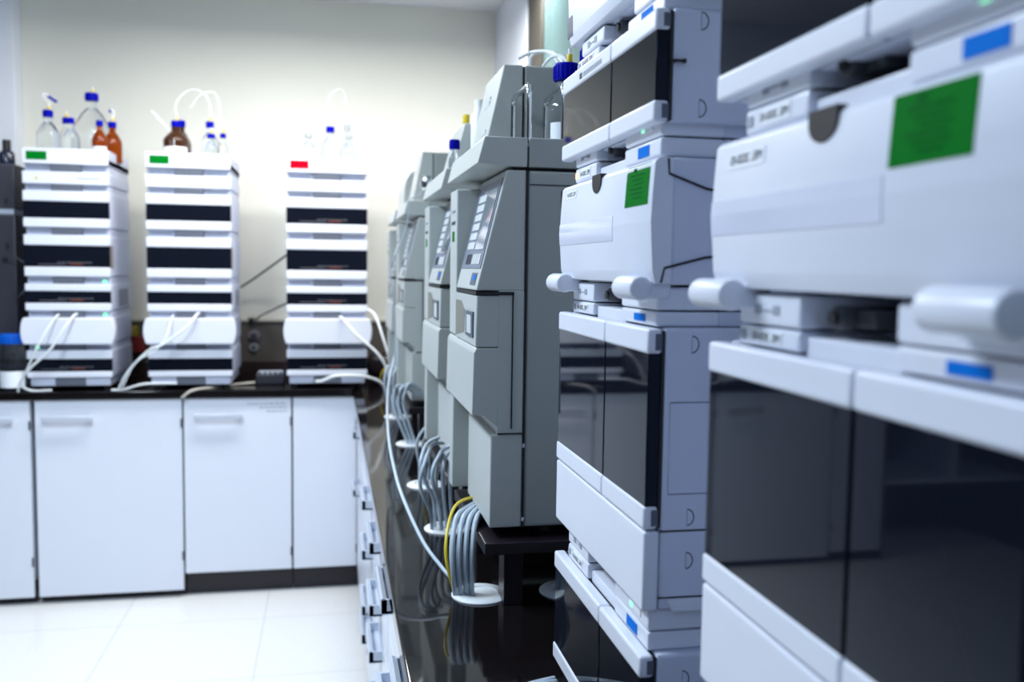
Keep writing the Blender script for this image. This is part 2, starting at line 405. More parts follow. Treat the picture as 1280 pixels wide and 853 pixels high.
def oven_module(label, yf, z0, z1, feet, head, letters, stickers, group=None, hinges=True, tape=True, orange=False, notch=True, seams=True):
    """box with one bowed white flap door that hinges at its foot"""
    yn = yf-W
    t = thing('column_oven', label, 'lab instrument', (.55, yf-W/2, z0), group)
    m = MB(); m.box(.340, .785, yn, yf, z0, z1, WHITE_SHADED, .004); m.build('housing', t)
    zm = (z0+z1)/2; h = z1-z0
    prof = [(.341, z1-.001), (.330, z1), (.3245, z1-.0012), (.3208, z1-.0055), (.3186, zm+.025), (.3175, zm), (.3185, zm-.02), (.3205, z0+.014), (.324, z0+.001), (.341, z0+.001)]
    ks = sorted([(z, x) for x, z in prof[2:-1]])
    def surf(z):
        for (za, xa), (zb, xb) in zip(ks, ks[1:]):
            if za <= z <= zb: return xa+(xb-xa)*(z-za)/(zb-za)
        return ks[-1][1] if z > zm else ks[0][1]
    def sticker(mb, y0, y1, za, zb, m, lift=.0005):
        n = 5; pts = [(surf(za+(zb-za)*k/n)-lift, za+(zb-za)*k/n) for k in range(n+1)]
        mb.prism(pts+[(p[0]+lift+.0015, p[1]) for p in pts[::-1]], 'y', y0, y1, m)
    d = MB(); d.prism(prof, 'y', yn-.001, yf+.001, WHITE, .0012, 2, True)
    do = d.build('door', t)
    if seams:
        k = MB(); yy = yn-.0012
        def seam(pts): k.tube([(x, yy, z) for x, z in pts], .0013, BLACK, 6, 1)
        seam([(.335, z1-.002), (.336, z1-.017), (.376, z1-.031), (.44, z1-.040)])
        seam([(.330, z0+.002), (.3335, z0+.017), (.376, z0+.028), (.44, z0+.036)])
        k.build('seam', t)
    if notch:
        yc = yf-.172; pts = [(yc-.018, z1+.0005)]+[(yc+.018*math.cos(a), z1-.008+.014*math.sin(a)) for a in [PI+k*PI/10 for k in range(11)]]+[(yc+.018, z1+.0005)]
        MB().prism(pts, 'x', .3186, .3265, BLACK).build('finger_recess', do)
    if hinges:
        for ya, yb in ((yf+.005, yf-.060), (yn+.070, yn+.006)):
            q = MB(); q.cyl((.312, yb, z0-.004), (.312, ya, z0-.004), .0125, WHITE, 24, bev=.003)
            q.box(.312, .345, min(ya, yb)+.001, max(ya, yb)-.001, z0-.015, z0+.004, WHITE, .003)
            q.build('hinge', t)
    if tape:
        q = MB(); sticker(q, yf-.245, yf+.0005, zm-.017, zm+.011, TAPE); q.build('clear_tape', do)
    for (kind, y0, y1, za, zb) in stickers:
        p = MB()
        if kind == 'green':
            sticker(p, y0, y1, za, zb, GREEN)
            for k in range(6): sticker(p, y0+.018+.004*(k % 2), y1-.014-.006*(k % 3), zb-.011-k*.0048, zb-.0095-k*.0048, GREEND, .0008)
            sticker(p, (y0+y1)/2+.006, (y0+y1)/2+.014, zb-.007, zb-.003, GREEND, .0008)
            p.build('calibration_sticker', do, 'green calibration sticker')
        elif kind == 'name':
            sticker(p, y0, y1, za, zb, PAPER); o = len(p.v)
            mirrored_text(p, letters, (zb-za)*.8, 0, (y0+y1)/2, (za+zb)/2+.0003)
            for v in p.v[o:]: v.x += surf(v.z)-.0008
            p.build('asset_label', do, 'white asset label with mirrored lettering')
        elif kind == 'code':
            sticker(p, y0, y1, za, zb, RECESS); p.build('grey_sticker', do)
    if feet: base_tray(t, yf, feet[0], feet[1], True, fitting=True)
    if head: base_tray(t, yf, head[0], head[1], False, letters=letters, orange=orange)
    return t

def stack(yf, near):
    who = 'in the stack at the picture edge' if near else 'in the stack beside the grey instruments'
    n = 'MEL 2020-05' if near else 'MEL 2020-04'
    # bottom pump on the bench
    a = two_door_module('white pump with smoked double doors at the foot of the '+('nearer' if near else 'farther')+' front stack', yf, ZB+.01, 1.142, 1.142, 1.118, 1.008, .985, None, head=(1.143, 1.163), letters=n, moons=(1.115,))
    f = MB()
    for (x, y) in ((.37, yf-.04), (.37, yf-W+.04), (.74, yf-.04), (.74, yf-W+.04)): f.cyl((x, y, ZB), (x, y, .99), .018, BLACK, 16)
    f.build('rubber_feet', a)
    two_door_module('tall white sampler with large smoked double doors '+who, yf, 1.190, 1.486, 1.486, 1.460, 1.302, 1.277, feet=(1.1645, 1.1885), head=(1.4875, 1.503), letters=n, lower_panel=True, moons=(1.470, 1.289, 1.243), panel=(1.314, 1.41))
    st = [('green', yf-.321, yf-.249, 1.606, 1.647), ('name', yf-.090, yf-.026, 1.627, 1.640)] if near else [('green', yf-.361, yf-.287, 1.613, 1.656), ('name', yf-.078, yf-.028, 1.640, 1.650)]
    oven_module('white oven with green sticker on its bowed flap '+who, yf, 1.531, 1.660 if not near else 1.653, (1.5045, 1.5285), ((1.6615, 1.681) if not near else (1.6545, 1.674)), n, st, orange=not near)
    z = 0 if not near else -.008
    two_door_module('white pump with smoked double doors near the top '+who, yf, 1.692+z, 1.806+z, 1.806+z, 1.784+z, 1.716+z, 1.694+z, feet=((1.6825, 1.7035) if not near else (1.6755, 1.695)), head=(1.8075, 1.824) if not near else None, letters=n, text=not near, knob=not near, moons=(1.795+z, 1.709+z))
    if not near:
        oven_module('white module cut by the top picture edge, crowning the farther front stack', yf-.020, 1.846, 2.03, (1.8255, 1.8445), None, n, [('code', yf-.040, yf-.014, 1.858, 1.884)], hinges=False, tape=False, notch=False, seams=False)
YA, YB = 1.260, .736
stack(YA, False); stack(YB, True)
tag(MB().tube([(.352, YB-.232, 1.70), (.347, YB-.235, 1.685), (.349, YB-.238, 1.668), (.353, YB-.239, 1.655)], .0016, REDW, 8).build('red_wire'), 'thin red wire hanging in the gap above the green-labelled oven', 'wire')

# ------------------------------------------------------------------ grey bench-top instruments
def alliance(y0, label, tablelabel, first):
    w_ = .355; y1 = y0+w_
    # raised black stand
    ts = thing('instrument_stand', tablelabel, 'stand', (.55, y0+w_/2, ZB))
    MB().box(.262, .90, y0-.025, y1+.015, 1.052, 1.074, TABLE, .002).build('stand_top', ts)
    for (x, y) in ((.30, y0-.005), (.30, y1-.06), (.80, y0-.005), (.80, y1-.06)):
        MB().box(x, x+.034, y, y+.05, ZB, 1.053, TABLE, .002).build('leg', ts)
    t = thing('grey_chromatograph', label, 'lab instrument', (.55, y0+w_/2, 1.074))
    z0 = 1.093
    m = MB(); m.box(.334, .885, y0, y1, z0, 1.713, GREY, .005)
    m.build('housing', t)
    f = MB()
    for x in (.38, .80):
        for y in (y0+.05, y1-.05): f.cyl((x, y, 1.0735), (x, y, z0+.003), .018, BLACK, 14)
    f.build('rubber_feet', t)
    # front bezel: slanted top, recess and lower column
    yp = y1-.095
    b = MB(); b.prism([(.331, 1.713), (.296, 1.713), (.246, 1.507), (.331, 1.507)], 'y', y0+.001, yp-.012, GREY_LIT, .003)
    b.box(.300, .331, yp-.013, y1-.002, z0, 1.713, GREY_LIT, .002)
    b.box(.285, .331, y0+.001, y1-.002, 1.256, 1.508, GREY_LIT, .002)
    b.build('front_bezel', t)
    MB().box(.247, .302, yp, y1-.001, 1.412, 1.700, GREY_LIT, .003).build('pillar', t)
    l = MB(); l.box(.249, .302, y1-.045, y1-.001, z0, 1.30, GREY_LIT, .003); l.build('lower_pillar', t)
    s_ = MB(); s_.box(.2462, .2475, yp+.03, yp+.06, 1.598, 1.618, GREEN); s_.box(.2462, .2475, yp+.02, yp+.07, 1.632, 1.638, BLACK); s_.box(.2462, .2475, yp+.02, yp+.065, 1.655, 1.66, KEYPAD); s_.build('indicator', t)
    # keypad and display lie in the slope
    def onslope(u, y, off):      # u = height along the slope
        k = (u-1.507)/(1.713-1.507); n = Vector((-.206, 0, .05)).normalized()
        p = Vector((.246+k*.05, y, u)); return p+n*off
    def slab(mb, y_a, y_b, u0, u1, o0, o1, mt):
        bm = bmesh.new(); P = []
        for o in (o0, o1):
            for (y, u) in ((y_a, u0), (y_b, u0), (y_b, u1), (y_a, u1)): P.append(bm.verts.new(onslope(u, y, o)))
        for q in ((0, 1, 2, 3), (7, 6, 5, 4), (0, 4, 5, 1), (1, 5, 6, 2), (2, 6, 7, 3), (3, 7, 4, 0)): bm.faces.new([P[i] for i in q])
        bmesh.ops.recalc_face_normals(bm, faces=bm.faces[:]); mb.add_bm(bm, mt)
    pw = yp-.012-y0
    kp = MB(); slab(kp, y0+.010, yp-.022, 1.545, 1.700, -.002, .0015, KEYPAD)
    ko = kp.build('keypad', t)
    dd = MB(); slab(dd, y0+.022, y0+.115, 1.578, 1.684, .001, .0028, LCD); dd.build('display', ko)
    for k in range(6):
        q = MB(); u = 1.580+k*.0175; slab(q, y0+.130, yp-.050, u, u+.013, .001, .0026, KEYS); q.build('soft_key', ko)
    for k in range(4): q = MB(); slab(q, y0+.030+k*.022, y0+.048+k*.022, 1.552, 1.570, .001, .0026, KEYS); q.build('number_key', ko)
    for k in range(2): q = MB(); slab(q, y0+.140+k*.03, y0+.158+k*.03, 1.552, 1.570, .001, .0026, INK); q.build('menu_key', ko)
    lg = MB(); slab(lg, y0+.030, y0+.085, 1.516, 1.537, -.001, .0012, RECESS); slab(lg, y0+.036, y0+.060, 1.524, 1.534, .001, .0016, BLUE); lg.build('badge', t)
    # lower door
    d = MB()
    d.prism([(.287, 1.499), (.247, 1.499), (.246, 1.440), (.246, 1.41), (.287, 1.41)], 'y', y0+.001, yp-.003, GREY_LIT, .0025)
    d.prism([(.287, 1.409), (.2475, 1.409), (.243, 1.400), (.241, 1.292), (.262, 1.292), (.287, 1.270)], 'y', y0+.001, y1-.001, GREY_LIT, .002)
    do = d.build('door', t)
    q = MB(); q.prism([(y0+.135, 1.428), (yp-.012, 1.415), (yp-.012, 1.484), (y0+.175, 1.484), (y0+.150, 1.474), (y0+.135, 1.470)], 'x', .2452, .2475, BEIGEREC); q.build('finger_recess', do)
    q = MB(); q.box(.243, .248, y0+.022, y0+.105, 1.425, 1.470, RECESS, .001); q.box(.2424, .2434, y0+.036, y0+.085, 1.431, 1.463, KEYS); q.build('catch', do)
    k = MB(); k.box(.250, .312, y0-.0006, y0+.002, 1.4995, 1.5055, BLACK); k.box(.309, .3115, y0-.0006, y0+.002, 1.268, 1.504, BLACK)
    k.box(.246, .29, y0+.002, yp-.01, 1.4995, 1.5055, BLACK); k.box(.286, .331, y0-.0006, y0+.002, 1.258, 1.2605, BLACK)
    k.box(.331, .3345, y0-.0006, y1, z0, 1.712, BLACK); k.build('seam', t)
    c = MB(); c.box(.274, .331, y0+.001, yp-.005, z0, 1.258, GREY_LIT, .003); c.build('lower_cover', t)
    for z in (1.108, 1.238): MB().box(.3295, .3345, y0-.004, y0+.004, z-.004, z+.004, CHROME, .001).build('hinge', t)
    if first:
        MB().box(.392, .47, y0-.0012, y0+.003, 1.615, 1.68, BLACK, .001).build('grip_recess', t)
        MB().lathe([(0, 0), (.012, 0), (.012, .001), (.005, .003), (0, .003)], 0, 0, 0, DARK, 20)
        k = MB(); k.cyl((.418, y0-.002, 1.575), (.418, y0+.002, 1.575), .012, RECESS, 20); k.cyl((.418, y0-.002, 1.185), (.418, y0+.002, 1.185), .010, RECESS, 20); k.cyl((.418, y0-.004, 1.185), (.418, y0+.002, 1.185), .004, DARK, 12); k.build('screw_cap', t)
        k = MB(); k.box(.336, .60, y0-.0006, y0+.001, 1.6875, 1.690, DARK); k.build('lid_seam', t)
    return t
alliance(1.55, 'grey chromatograph with keypad and slanted display, whole side panel in sharp view', 'black stand with legs under the sharpest grey chromatograph', True)
alliance(2.07, 'grey chromatograph second in the row, only its front strip showing', 'black stand under the second grey chromatograph of the row', False)
alliance(3.10, 'blurred grey chromatograph third in the row, with thin loose tube before it', 'black stand under the third grey chromatograph of the row', False)
alliance(3.64, 'blurred grey chromatograph hardly visible at the corner end of the row', 'black stand under the last grey chromatograph by the corner', False)

def bottle_tray(y0, y1, label, posts=True, ydet=None):
    t = thing('bottle_tray', label, 'tray', (.5, (y0+y1)/2, 1.7135))
    m = MB(); z0, z1 = 1.7225, 1.768
    m.prism([(.246, z0), (.296, z0-.004), (.332, z0-.004), (.332, z1), (.259, z1), (.257, z1-.003)], 'y', y0, y1, GREY_LIT, .002)
    m.prism([(.335, z0-.004), (.87, z0-.004), (.87, z1-.012), (.335, z1-.012)], 'y', y0+.008, y1, GREY)
    m.box(.335, .87, y0, y0+.009, z0-.004, z1, GREY, .002); m.box(.335, .87, y1-.008, y1, z0-.004, z1, GREY, .002); m.box(.86, .87, y0, y1, z0-.004, z1, GREY, .002)
    m.build('shell', t)
    MB().box(.31, .86, y0+.02, y1-.02, 1.7133, 1.7195, BLACK).build('gap_foot', t)
    if posts:
        for x in (.345, .408):
            h = MB(); ya, yb = y0+.055, y0+.20
            h.tube([(x, ya, z1-.012), (x, ya, 1.845), (x, ya+.006, 1.862), (x, ya+.02, 1.868), (x, yb-.02, 1.868), (x, yb-.006, 1.862), (x, yb, 1.845), (x, yb, z1-.012)], .0052, CHROME, 12, 5)
            h.build('handle', t)
    return t
def detector(y0, y1, label, zt=1.933, curved=False):
    t = thing('detector', label, 'lab instrument', (.5, (y0+y1)/2, 1.769))
    z0 = 1.7695
    m = MB()
    if curved: m.prism([(.364, z0), (.293, z0), (.297, zt-.07), (.303, zt-.035), (.318, zt-.010), (.335, zt), (.364, zt)], 'y', y0, y1, GREY_LIT, .003)
    else: m.prism([(.364, z0), (.291, z0), (.327, zt), (.364, zt)], 'y', y0, y1, GREY_LIT, .003)
    m.build('front_cover', t)
    MB().box(.367, .80, y0, y1, z0, zt, GREY, .004).build('housing', t)
    MB().box(.3635, .3675, y0+.002, y1-.002, z0, zt-.003, BLACK).build('seam', t)
    if not curved:
        for a, u in ((.35, .25), (.52, .62), (.52, .68)):
            k = MB()
            x = .291+(.036)*u; z = z0+(zt-z0)*u; n = Vector((-.1635, 0, .036)).normalized()
            p = Vector((x, y0+(y1-y0)*a, z)); k.box(p.x-.0015, p.x+.001, p.y-.03, p.y+.03, z-.004, z+.004, KEYS)
            k.build('label_strip', t)
    return t
bottle_tray(1.55, 1.955, 'grey bottle tray with chrome rail handles on the sharpest chromatograph')
detector(1.752, 1.952, 'grey slant-fronted detector on the tray with chrome handles')
bottle_tray(2.07, 2.475, 'grey bottle tray on the second chromatograph, blue-capped bottle behind', False)
detector(2.265, 2.47, 'grey slant-fronted detector on the second chromatograph', 1.90)
bottle_tray(3.10, 3.50, 'blurred grey bottle tray on the third chromatograph, bright fitting on it', False)
detector(3.30, 3.50, 'blurred grey slant-fronted detector on the third chromatograph', 1.955)
bottle_tray(3.64, 4.03, 'blurred grey bottle tray on the last chromatograph by the corner', False)
detector(3.72, 4.02, 'pale round-topped detector at the corner end of the grey row', 1.93, True)

# ------------------------------------------------------------------ bottles
def bottle(label, x, y, z, r, h, glass=CLEAR, cap=CAPB, caps=.42, caph=None, neck=.34, fitting=True, labelled=False, shoulder=.55, group=None, name='reagent_bottle', ytop=True):
    """screw-cap bottle; h counts to the top of the cap"""
    t = thing(name, label, 'bottle', (x, y, z), group)
    caph = caph or h*.14; hb = h-caph
    rn = r*neck; hs = hb*shoulder
    p = [(0, 0), (r*.92, 0), (r, r*.08), (r, hs)]
    for k in range(1, 7):
        u = k/6; g = .55*(.5+.5*math.cos(PI*u))+.45*math.sqrt(max(0, 1-u*u)); p.append((rn+(r-rn)*g, hs+(hb*.88-hs)*u))
    p += [(rn, hb+caph*.3), (0, hb+caph*.3)]
    MB().lathe(p, x, y, z, glass, 26).build('bottle_body', t)
    rc = r*caps
    c = MB(); c.lathe([(0, hb), (rc, hb), (rc, hb+caph*.85), (rc*.93, hb+caph), (0, hb+caph)], x, y, z, cap, 24)
    for k in range(20):
        a = 2*PI*k/20; c.cyl((x+rc*math.cos(a), y+rc*math.sin(a), z+hb+caph*.08), (x+rc*math.cos(a), y+rc*math.sin(a), z+hb+caph*.85), rc*.06, cap, 5)
    c.build('cap', t)
    if fitting:
        q = MB(); q.cyl((x+rc*.2, y, z+h-.001), (x+rc*.2, y, z+h+.018), .0055, YELLOW, 10, bev=.001); q.cyl((x+rc*.2, y, z+h+.018), (x+rc*.2, y, z+h+.028), .003, PAPER, 8); q.build('tube_fitting', t)
    if labelled:
        q = MB(); n = 12; a0, a1 = -PI*.85, -PI*.15
        bm = bmesh.new(); lo = []; hi = []
        for k in range(n+1):
            a = a0+(a1-a0)*k/n; lo.append(bm.verts.new((x+(r+.0008)*math.cos(a), y+(r+.0008)*math.sin(a), z+hs*.15))); hi.append(bm.verts.new((x+(r+.0008)*math.cos(a), y+(r+.0008)*math.sin(a), z+hs*.72)))
        for k in range(n): bm.faces.new((lo[k], lo[k+1], hi[k+1], hi[k]))
        q.add_bm(bm, PAPER); q.build('paper_label', t)
    return t
G1 = 'bottles on the first tower'
# tower with green tag, jug
ZS = 2.006
bottle('clear blue-capped bottle at the wall-pier end of the first tower', -1.243, 4.55, ZS, .050, .224)
bottle('clear blue-capped bottle half hidden between the pier-end bottle and the big jug', -1.196, 4.66, ZS, .036, .210)
bottle('big clear glass jug with blue cap, tallest on the first tower', -1.087, 4.68, ZS, .099, .330, caps=.29, neck=.25, shoulder=.40, caph=.036)
bottle('small clear bottle with pale blue cap in front of the big jug', -1.132, 4.49, ZS, .034, .185, fitting=False)
bottle('small amber bottle with dark cap beside the big jug', -1.014, 4.50, ZS, .034, .180, AMBER, CAPB, fitting=False, labelled=True)
bottle('tall amber bottle on the outer corner of the first tower', -.982, 4.60, ZS, .042, .190, AMBER, CAPB, fitting=True)
# second tower
bottle('dark amber bottle with white paper label on the middle tower', -.694, 4.55, ZS, .057, .200, AMBERD, CAPB, caps=.36, labelled=True, fitting=True, shoulder=.62)
bottle('dark blue-capped amber bottle directly behind the paper-labelled one', -.690, 4.68, ZS, .045, .222, AMBERD, CAPB, fitting=False)
bottle('clear blue-capped bottle, tallest clear one on the middle tower', -.547, 4.58, ZS, .042, .208)
bottle('short clear blue-capped bottle standing in front on the middle tower', -.530, 4.48, ZS, .029, .138, caps=.6)
bottle('slim clear blue-capped bottle at the outer edge of the middle tower', -.490, 4.60, ZS, .025, .158, caps=.55)
# third tower
bottle('clear grey-capped bottle on the pier side of the red-tagged tower', -.094, 4.55, ZS, .040, .170, cap=CAPG, fitting=False)
bottle('clear blue-capped bottle in the middle of the red-tagged tower', .008, 4.55, ZS, .045, .205, fitting=False)
bottle('tall clear grey-capped bottle at the back of the red-tagged tower', .090, 4.68, ZS, .034, .238, cap=CAPG, fitting=False)
bottle('clear grey-capped bottle in front of the tall one on the red-tagged tower', .096, 4.52, ZS, .037, .172, cap=CAPG, fitting=False)
# on the grey row
bottle('large clear bottle with blue cap and white label behind the chrome rails', .425, 1.655, 1.757, .036, .160, caps=.66, caph=.030, labelled=True, neck=.5)
bottle('taller blue-capped bottle squeezed between tray and white stack', .455, 1.60, 1.757, .030, .178, caps=.66, caph=.034, neck=.5)
# on the bench by the charcoal tower
bottle('wide bright-blue-capped bottle on the bench by the charcoal tower', -1.378, 4.437, ZT, .058, .255, caps=.95, neck=.8, caph=.042, labelled=True, fitting=False, shoulder=.6, cap=mat('bright_blue_cap', (.0, .10, .55), .5, spec=.2))

# ------------------------------------------------------------------ the three blurred towers on the back bench
YW = 4.40
def frontmod(name, label, x0, x1, z0, zf, z1, led=False, deep=.435, windowz=None, logo=None, tagm=None, vents=False, bow=False, patch=None, group=None, drain=True):
    """z0..zf is the front panel, zf..z1 the recessed strip above it"""
    t = thing(name, label, 'lab instrument', ((x0+x1)/2, YW+deep/2, z0), group)
    y1 = YW+deep
    h = MB(); h.box(x0, x1, YW+.012, y1, z0, zf, WHITE_SHADED, .006)
    h.box(x0+.004, x1-.004, YW+.022, y1-.004, zf-.002, z1-.0005, WHITE_SHADED, .003)
    ho = h.build('housing', t)
    if vents:
        v = MB()
        for k in range(8): v.box(x1-.001, x1+.0008, YW+.16, YW+.36, z0+.015+k*.010, z0+.020+k*.010, DARK)
        v.build('vent_slots', ho)
    if bow:
        zc = (z0+zf)/2; hh = (zf-z0)/2; xa, xb = x0-.014, x1+.022
        pts = []
        for k in range(11):
            a = -1+2*k/10; pts.append((xb-.012*a*a, zc+hh*a))
        for k in range(11):
            a = 1-2*k/10; pts.append((xa+.012*a*a, zc+hh*a))
        f = MB(); f.prism(pts, 'y', 4.355, YW+.013, WHITE, .005, 2, True); fo = f.build('front_panel', t)
    elif windowz:
        wa, wb = windowz
        fo = MB().box(x0-.001, x1+.001, YW-.006, YW+.012, wb, zf, WHITE, .004).build('upper_panel', t)
        MB().box(x0-.001, x1+.001, YW-.006, YW+.012, z0, wa, WHITE, .004).build('lower_panel', t)
        wi = MB(); wi.box(x0, x1+.0005, YW-.003, YW+.012, wa-.002, wb+.002, GLASS, .002)
        wo = wi.build('window', t)
        if logo:
            q = MB(); xc = x0+(x1-x0)*.38
            xx = xc
            while xx < xc+.13: 
                w_ = random.uniform(.01, .02); q.box(xx, xx+w_, YW-.0036, YW-.002, wa+.018, wa+.023, DIMINK); xx += w_+.004
            q.box(x0+(x1-x0)*.16, x0+(x1-x0)*.48, YW-.0036, YW-.002, wa+.009, wa+.013, DIMINK)
            q.box(x0+(x1-x0)*.52, x0+(x1-x0)*.68, YW-.0036, YW-.002, wa+.009, wa+.019, mat('rust_print', (.10, .018, .008), .5)); q.build('lettering', wo)
        if patch: MB().box(x1-.004, x1+.0012, YW+.013, YW+.06, wa-.004, wb+.003, mat('taupe_film', (.26, .22, .18), .4)).build('side_film', t)
    else:
        f = MB(); f.box(x0-.001, x1+.001, YW-.004, YW+.013, z0, zf, WHITE, .004); fo = f.build('front_panel', t)
    if tagm:
        MB().box(x0+.018, x0+.102, YW-.0052, YW-.003, z0+.014, zf-.012, tagm).build('status_tag', fo, ('green' if tagm is GREEN else 'red')+' status tag')
    if logo == 'mark':
        q = MB(); q.prism([(x0+.050, z0+.020), (x0+.066, z0+.020), (x0+.058, z0+.035)], 'y', YW-.0052, YW-.003, YELLOW)
        xx = x1-.13
        while xx < x1-.05: 
            w_ = random.uniform(.008, .015); q.box(xx, xx+w_, YW-.0050, YW-.003, z0+.024, z0+.030, INKG); xx += w_+.003
        q.build('front_lettering', fo)
    if drain and z1-zf > .01:
        q = MB(); xc = (x0+x1)/2; q.box(xc-.063, xc+.063, YW-.002, YW+.03, zf-.0005, z1-.001, RECESS, .004); q.build('leak_drain', t)
        for xa in (x0+.012, x1-.11): B(xa, xa+.095, YW+.0205, YW+.023, (zf+z1)/2-.002, (zf+z1)/2+.002, RECESS).build('vent_slot', t)
    if led: 
        xl = x1-.036 if led == 1 else x0+.03
        MB().box(xl, xl+.014, YW+.018, YW+.0225, zf+.006, min(z1-.004, zf+.018), LEDG).build('status_light', t)
    return t
def tower(x0, x1, name, dz, tagm, leds, logo2, patch):
    G = None
    z = [.993, 1.032, 1.059, 1.115, 1.154, 1.183, 1.301, 1.330, 1.365, 1.418, 1.450, 1.482, 1.525, 1.620, 1.666, 1.698, 1.740, 1.813, 1.859, 1.887, 1.943, 1.974, 2.043]
    L = lambda s: s+' '+name
    d = frontmod('detector_module', L('white detector module, lowest in'), x0, x1, z[1], z[4], z[5], leds[0], windowz=(z[2], z[3]), logo='w' if logo2 else None)
    f = MB(); f.box(x0+.01, x1-.01, YW+.008, YW+.43, z[0], z[1]-.001, WHITE_SHADED, .003); f.box((x0+x1)/2-.063, (x0+x1)/2+.063, YW, YW+.02, z[0], z[1]-.002, RECESS, .003)
    for x in (x0+.03, x1-.03):
        for y in (YW+.04, YW+.38): f.cyl((x, y, ZT), (x, y, z[0]+.002), .015, BLACK, 12)
    f.build('foot_rail', d)
    frontmod('column_oven', L('wide white bow-sided oven in'), x0, x1, z[5]+.001, z[6], z[7], leds[1], bow=True)
    frontmod('pump_module', L('white slim-windowed module above the oven of'), x0, x1, z[7]+.001, z[10], z[11], leds[2], windowz=(z[8], z[9]), logo='w' if logo2 else None, vents=True)
    frontmod('sampler_module', L('white sampler with the tallest dark window in'), x0, x1, z[11]+.001, z[14], z[15], 0, windowz=(z[12], z[13]), logo='w' if logo2 else None, patch=patch)
    frontmod('pump_module', L('white pump under the two shallow units of'), x0, x1, z[15]+.001, z[18], z[19], 0, windowz=(z[16], z[17]), logo='w' if dz else None)
    frontmod('degasser', L('shallow white degasser with tiny yellow triangle in'), x0, x1, z[19]+.001, z[20], z[21], 0, logo='mark')
    # open solvent tray on top
    t = thing('solvent_tray', L('shallow white solvent tray with '+('red' if tagm is RED else 'green')+' tag on top of'), 'tray', ((x0+x1)/2, YW+.21, z[21]))
    a, b = z[21]+.001, z[22]
    m = MB(); m.box(x0, x1, YW+.006, YW+.43, a, a+.030, WHITE_SHADED, .004); m.box(x0, x1, YW-.006, YW+.008, a, b, WHITE, .004)
    m.box(x0, x0+.01, YW+.007, YW+.43, a, b, WHITE_SHADED, .003); m.box(x1-.01, x1, YW+.007, YW+.43, a, b, WHITE_SHADED, .003); m.box(x0, x1, YW+.42, YW+.43, a, b, WHITE_SHADED, .003)
    so = m.build('shell', t)
    MB().box(x0+.018, x0+.102, YW-.0072, YW-.005, a+.017, b-.014, tagm).build('status_tag', so, ('red' if tagm is RED else 'green')+' status tag')
tower(-1.312, -.959, 'the wall-pier tower', 0, GREEN, (2, 1, 1), True, True)
tower(-.804, -.438, 'the middle tower of three', 0, GREEN, (0, 0, 0), False, True)
tower(-.192, .177, 'the red-tagged tower', 1, RED, (0, 0, 0), True, False)

# charcoal tower cut by the picture edge
t = thing('dark_instrument', 'charcoal instrument on the bench below the seam, cut by the picture edge', 'lab instrument', (-1.54, 4.7, ZT))
m = MB(); m.box(-1.70, -1.382, 4.52, 4.94, ZT+.012, 1.756, DKGREY, .006); m.build('housing', t)
MB().box(-1.69, -1.39, 4.53, 4.92, ZT, ZT+.014, BLACK).build('foot', t)
B(-1.425, -1.408, 4.516, 4.522, 1.60, 1.63, BLACK, .001).build('latch', t); B(-1.70, -1.382, 4.518, 4.522, 1.09, 1.096, BLACK).build('seam', t); MB().cyl((-1.43, 4.505, 1.555), (-1.43, 4.53, 1.555), .010, BLACK, 12).build('cable_port', t)
t = thing('dark_instrument', 'charcoal instrument resting above the pale seam, cut by the picture edge', 'lab instrument', (-1.54, 4.7, 1.757))
m = MB(); m.box(-1.70, -1.380, 4.52, 4.94, 1.782, 1.982, DKGREY, .006); m.box(-1.69, -1.39, 4.53, 4.92, 1.757, 1.783, ALU, .003); m.build('housing', t)
k = MB(); k.box(-1.425, -1.408, 4.516, 4.522, 1.80, 1.83, BLACK, .001); k.build('latch', t)
t = thing('dark_bottle', 'dark blue-black bottle on the charcoal tower at the picture edge', 'bottle', (-1.440, 4.62, 1.983))
MB().lathe([(0, 0), (.034, 0), (.034, .05), (.028, .062), (.016, .07), (0, .07)], -1.440, 4.62, 1.983, mat('navy_glass', (.012, .015, .04), .15), 24).build('bottle_body', t)
MB().lathe([(0, .068), (.018, .068), (.018, .115), (0, .115)], -1.440, 4.62, 1.983, BLACK, 16).build('cap', t)

# ------------------------------------------------------------------ small things on the back wall and bench
t = thing('wall_socket', 'grey round wall socket with plug in the dark panel beside the red-tagged tower', 'socket', (-.391, 5.07, 1.168))
MB().cyl((-.391, 5.05, 1.168), (-.391, 5.07, 1.168), .031, mat('socket_mauve', (.22, .20, .24), .4), 24, bev=.004).build('face_plate', t)
MB().cyl((-.391, 5.035, 1.168), (-.391, 5.052, 1.168), .018, DARK, 16, bev=.002).build('socket_plug', t)
t = thing('wall_socket', 'grey round wall socket, lower of the two in the dark panel', 'socket', (-.392, 5.07, 1.108))
MB().cyl((-.392, 5.052, 1.108), (-.392, 5.07, 1.108), .024, mat('socket_grey', (.30, .32, .33), .4), 24, bev=.004).build('face_plate', t)
MB().cyl((-.392, 5.048, 1.108), (-.392, 5.053, 1.108), .011, DARK, 16).build('socket_insert', t)
t = thing('cable_clip', 'small black clip on the ledge above the two round sockets', 'clip', (-.405, 5.05, 1.258))
m = MB(); m.box(-.425, -.385, 5.058, 5.095, 1.2585, 1.264, BLACK, .002); m.box(-.418, -.392, 5.05, 5.06, 1.228, 1.264, BLACK, .003); m.build('clip_body', t)
t = thing('power_adapter', 'black power block with silver edge on the bench beside the red-tagged tower', 'adapter', (-.278, 4.6, ZT))
m = MB(); m.box(-.345, -.212, 4.56, 4.66, ZT, ZT+.052, DKGREY, .008); m.build('adapter_case', t)
m = MB(); m.box(-.338, -.219, 4.570, 4.655, ZT+.050, ZT+.060, ALU, .004)
for k in range(5): m.box(-.334+k*.024, -.320+k*.024, 4.568, 4.576, ZT+.052, ZT+.061, DARK, .001)
m.build('silver_edge', t)
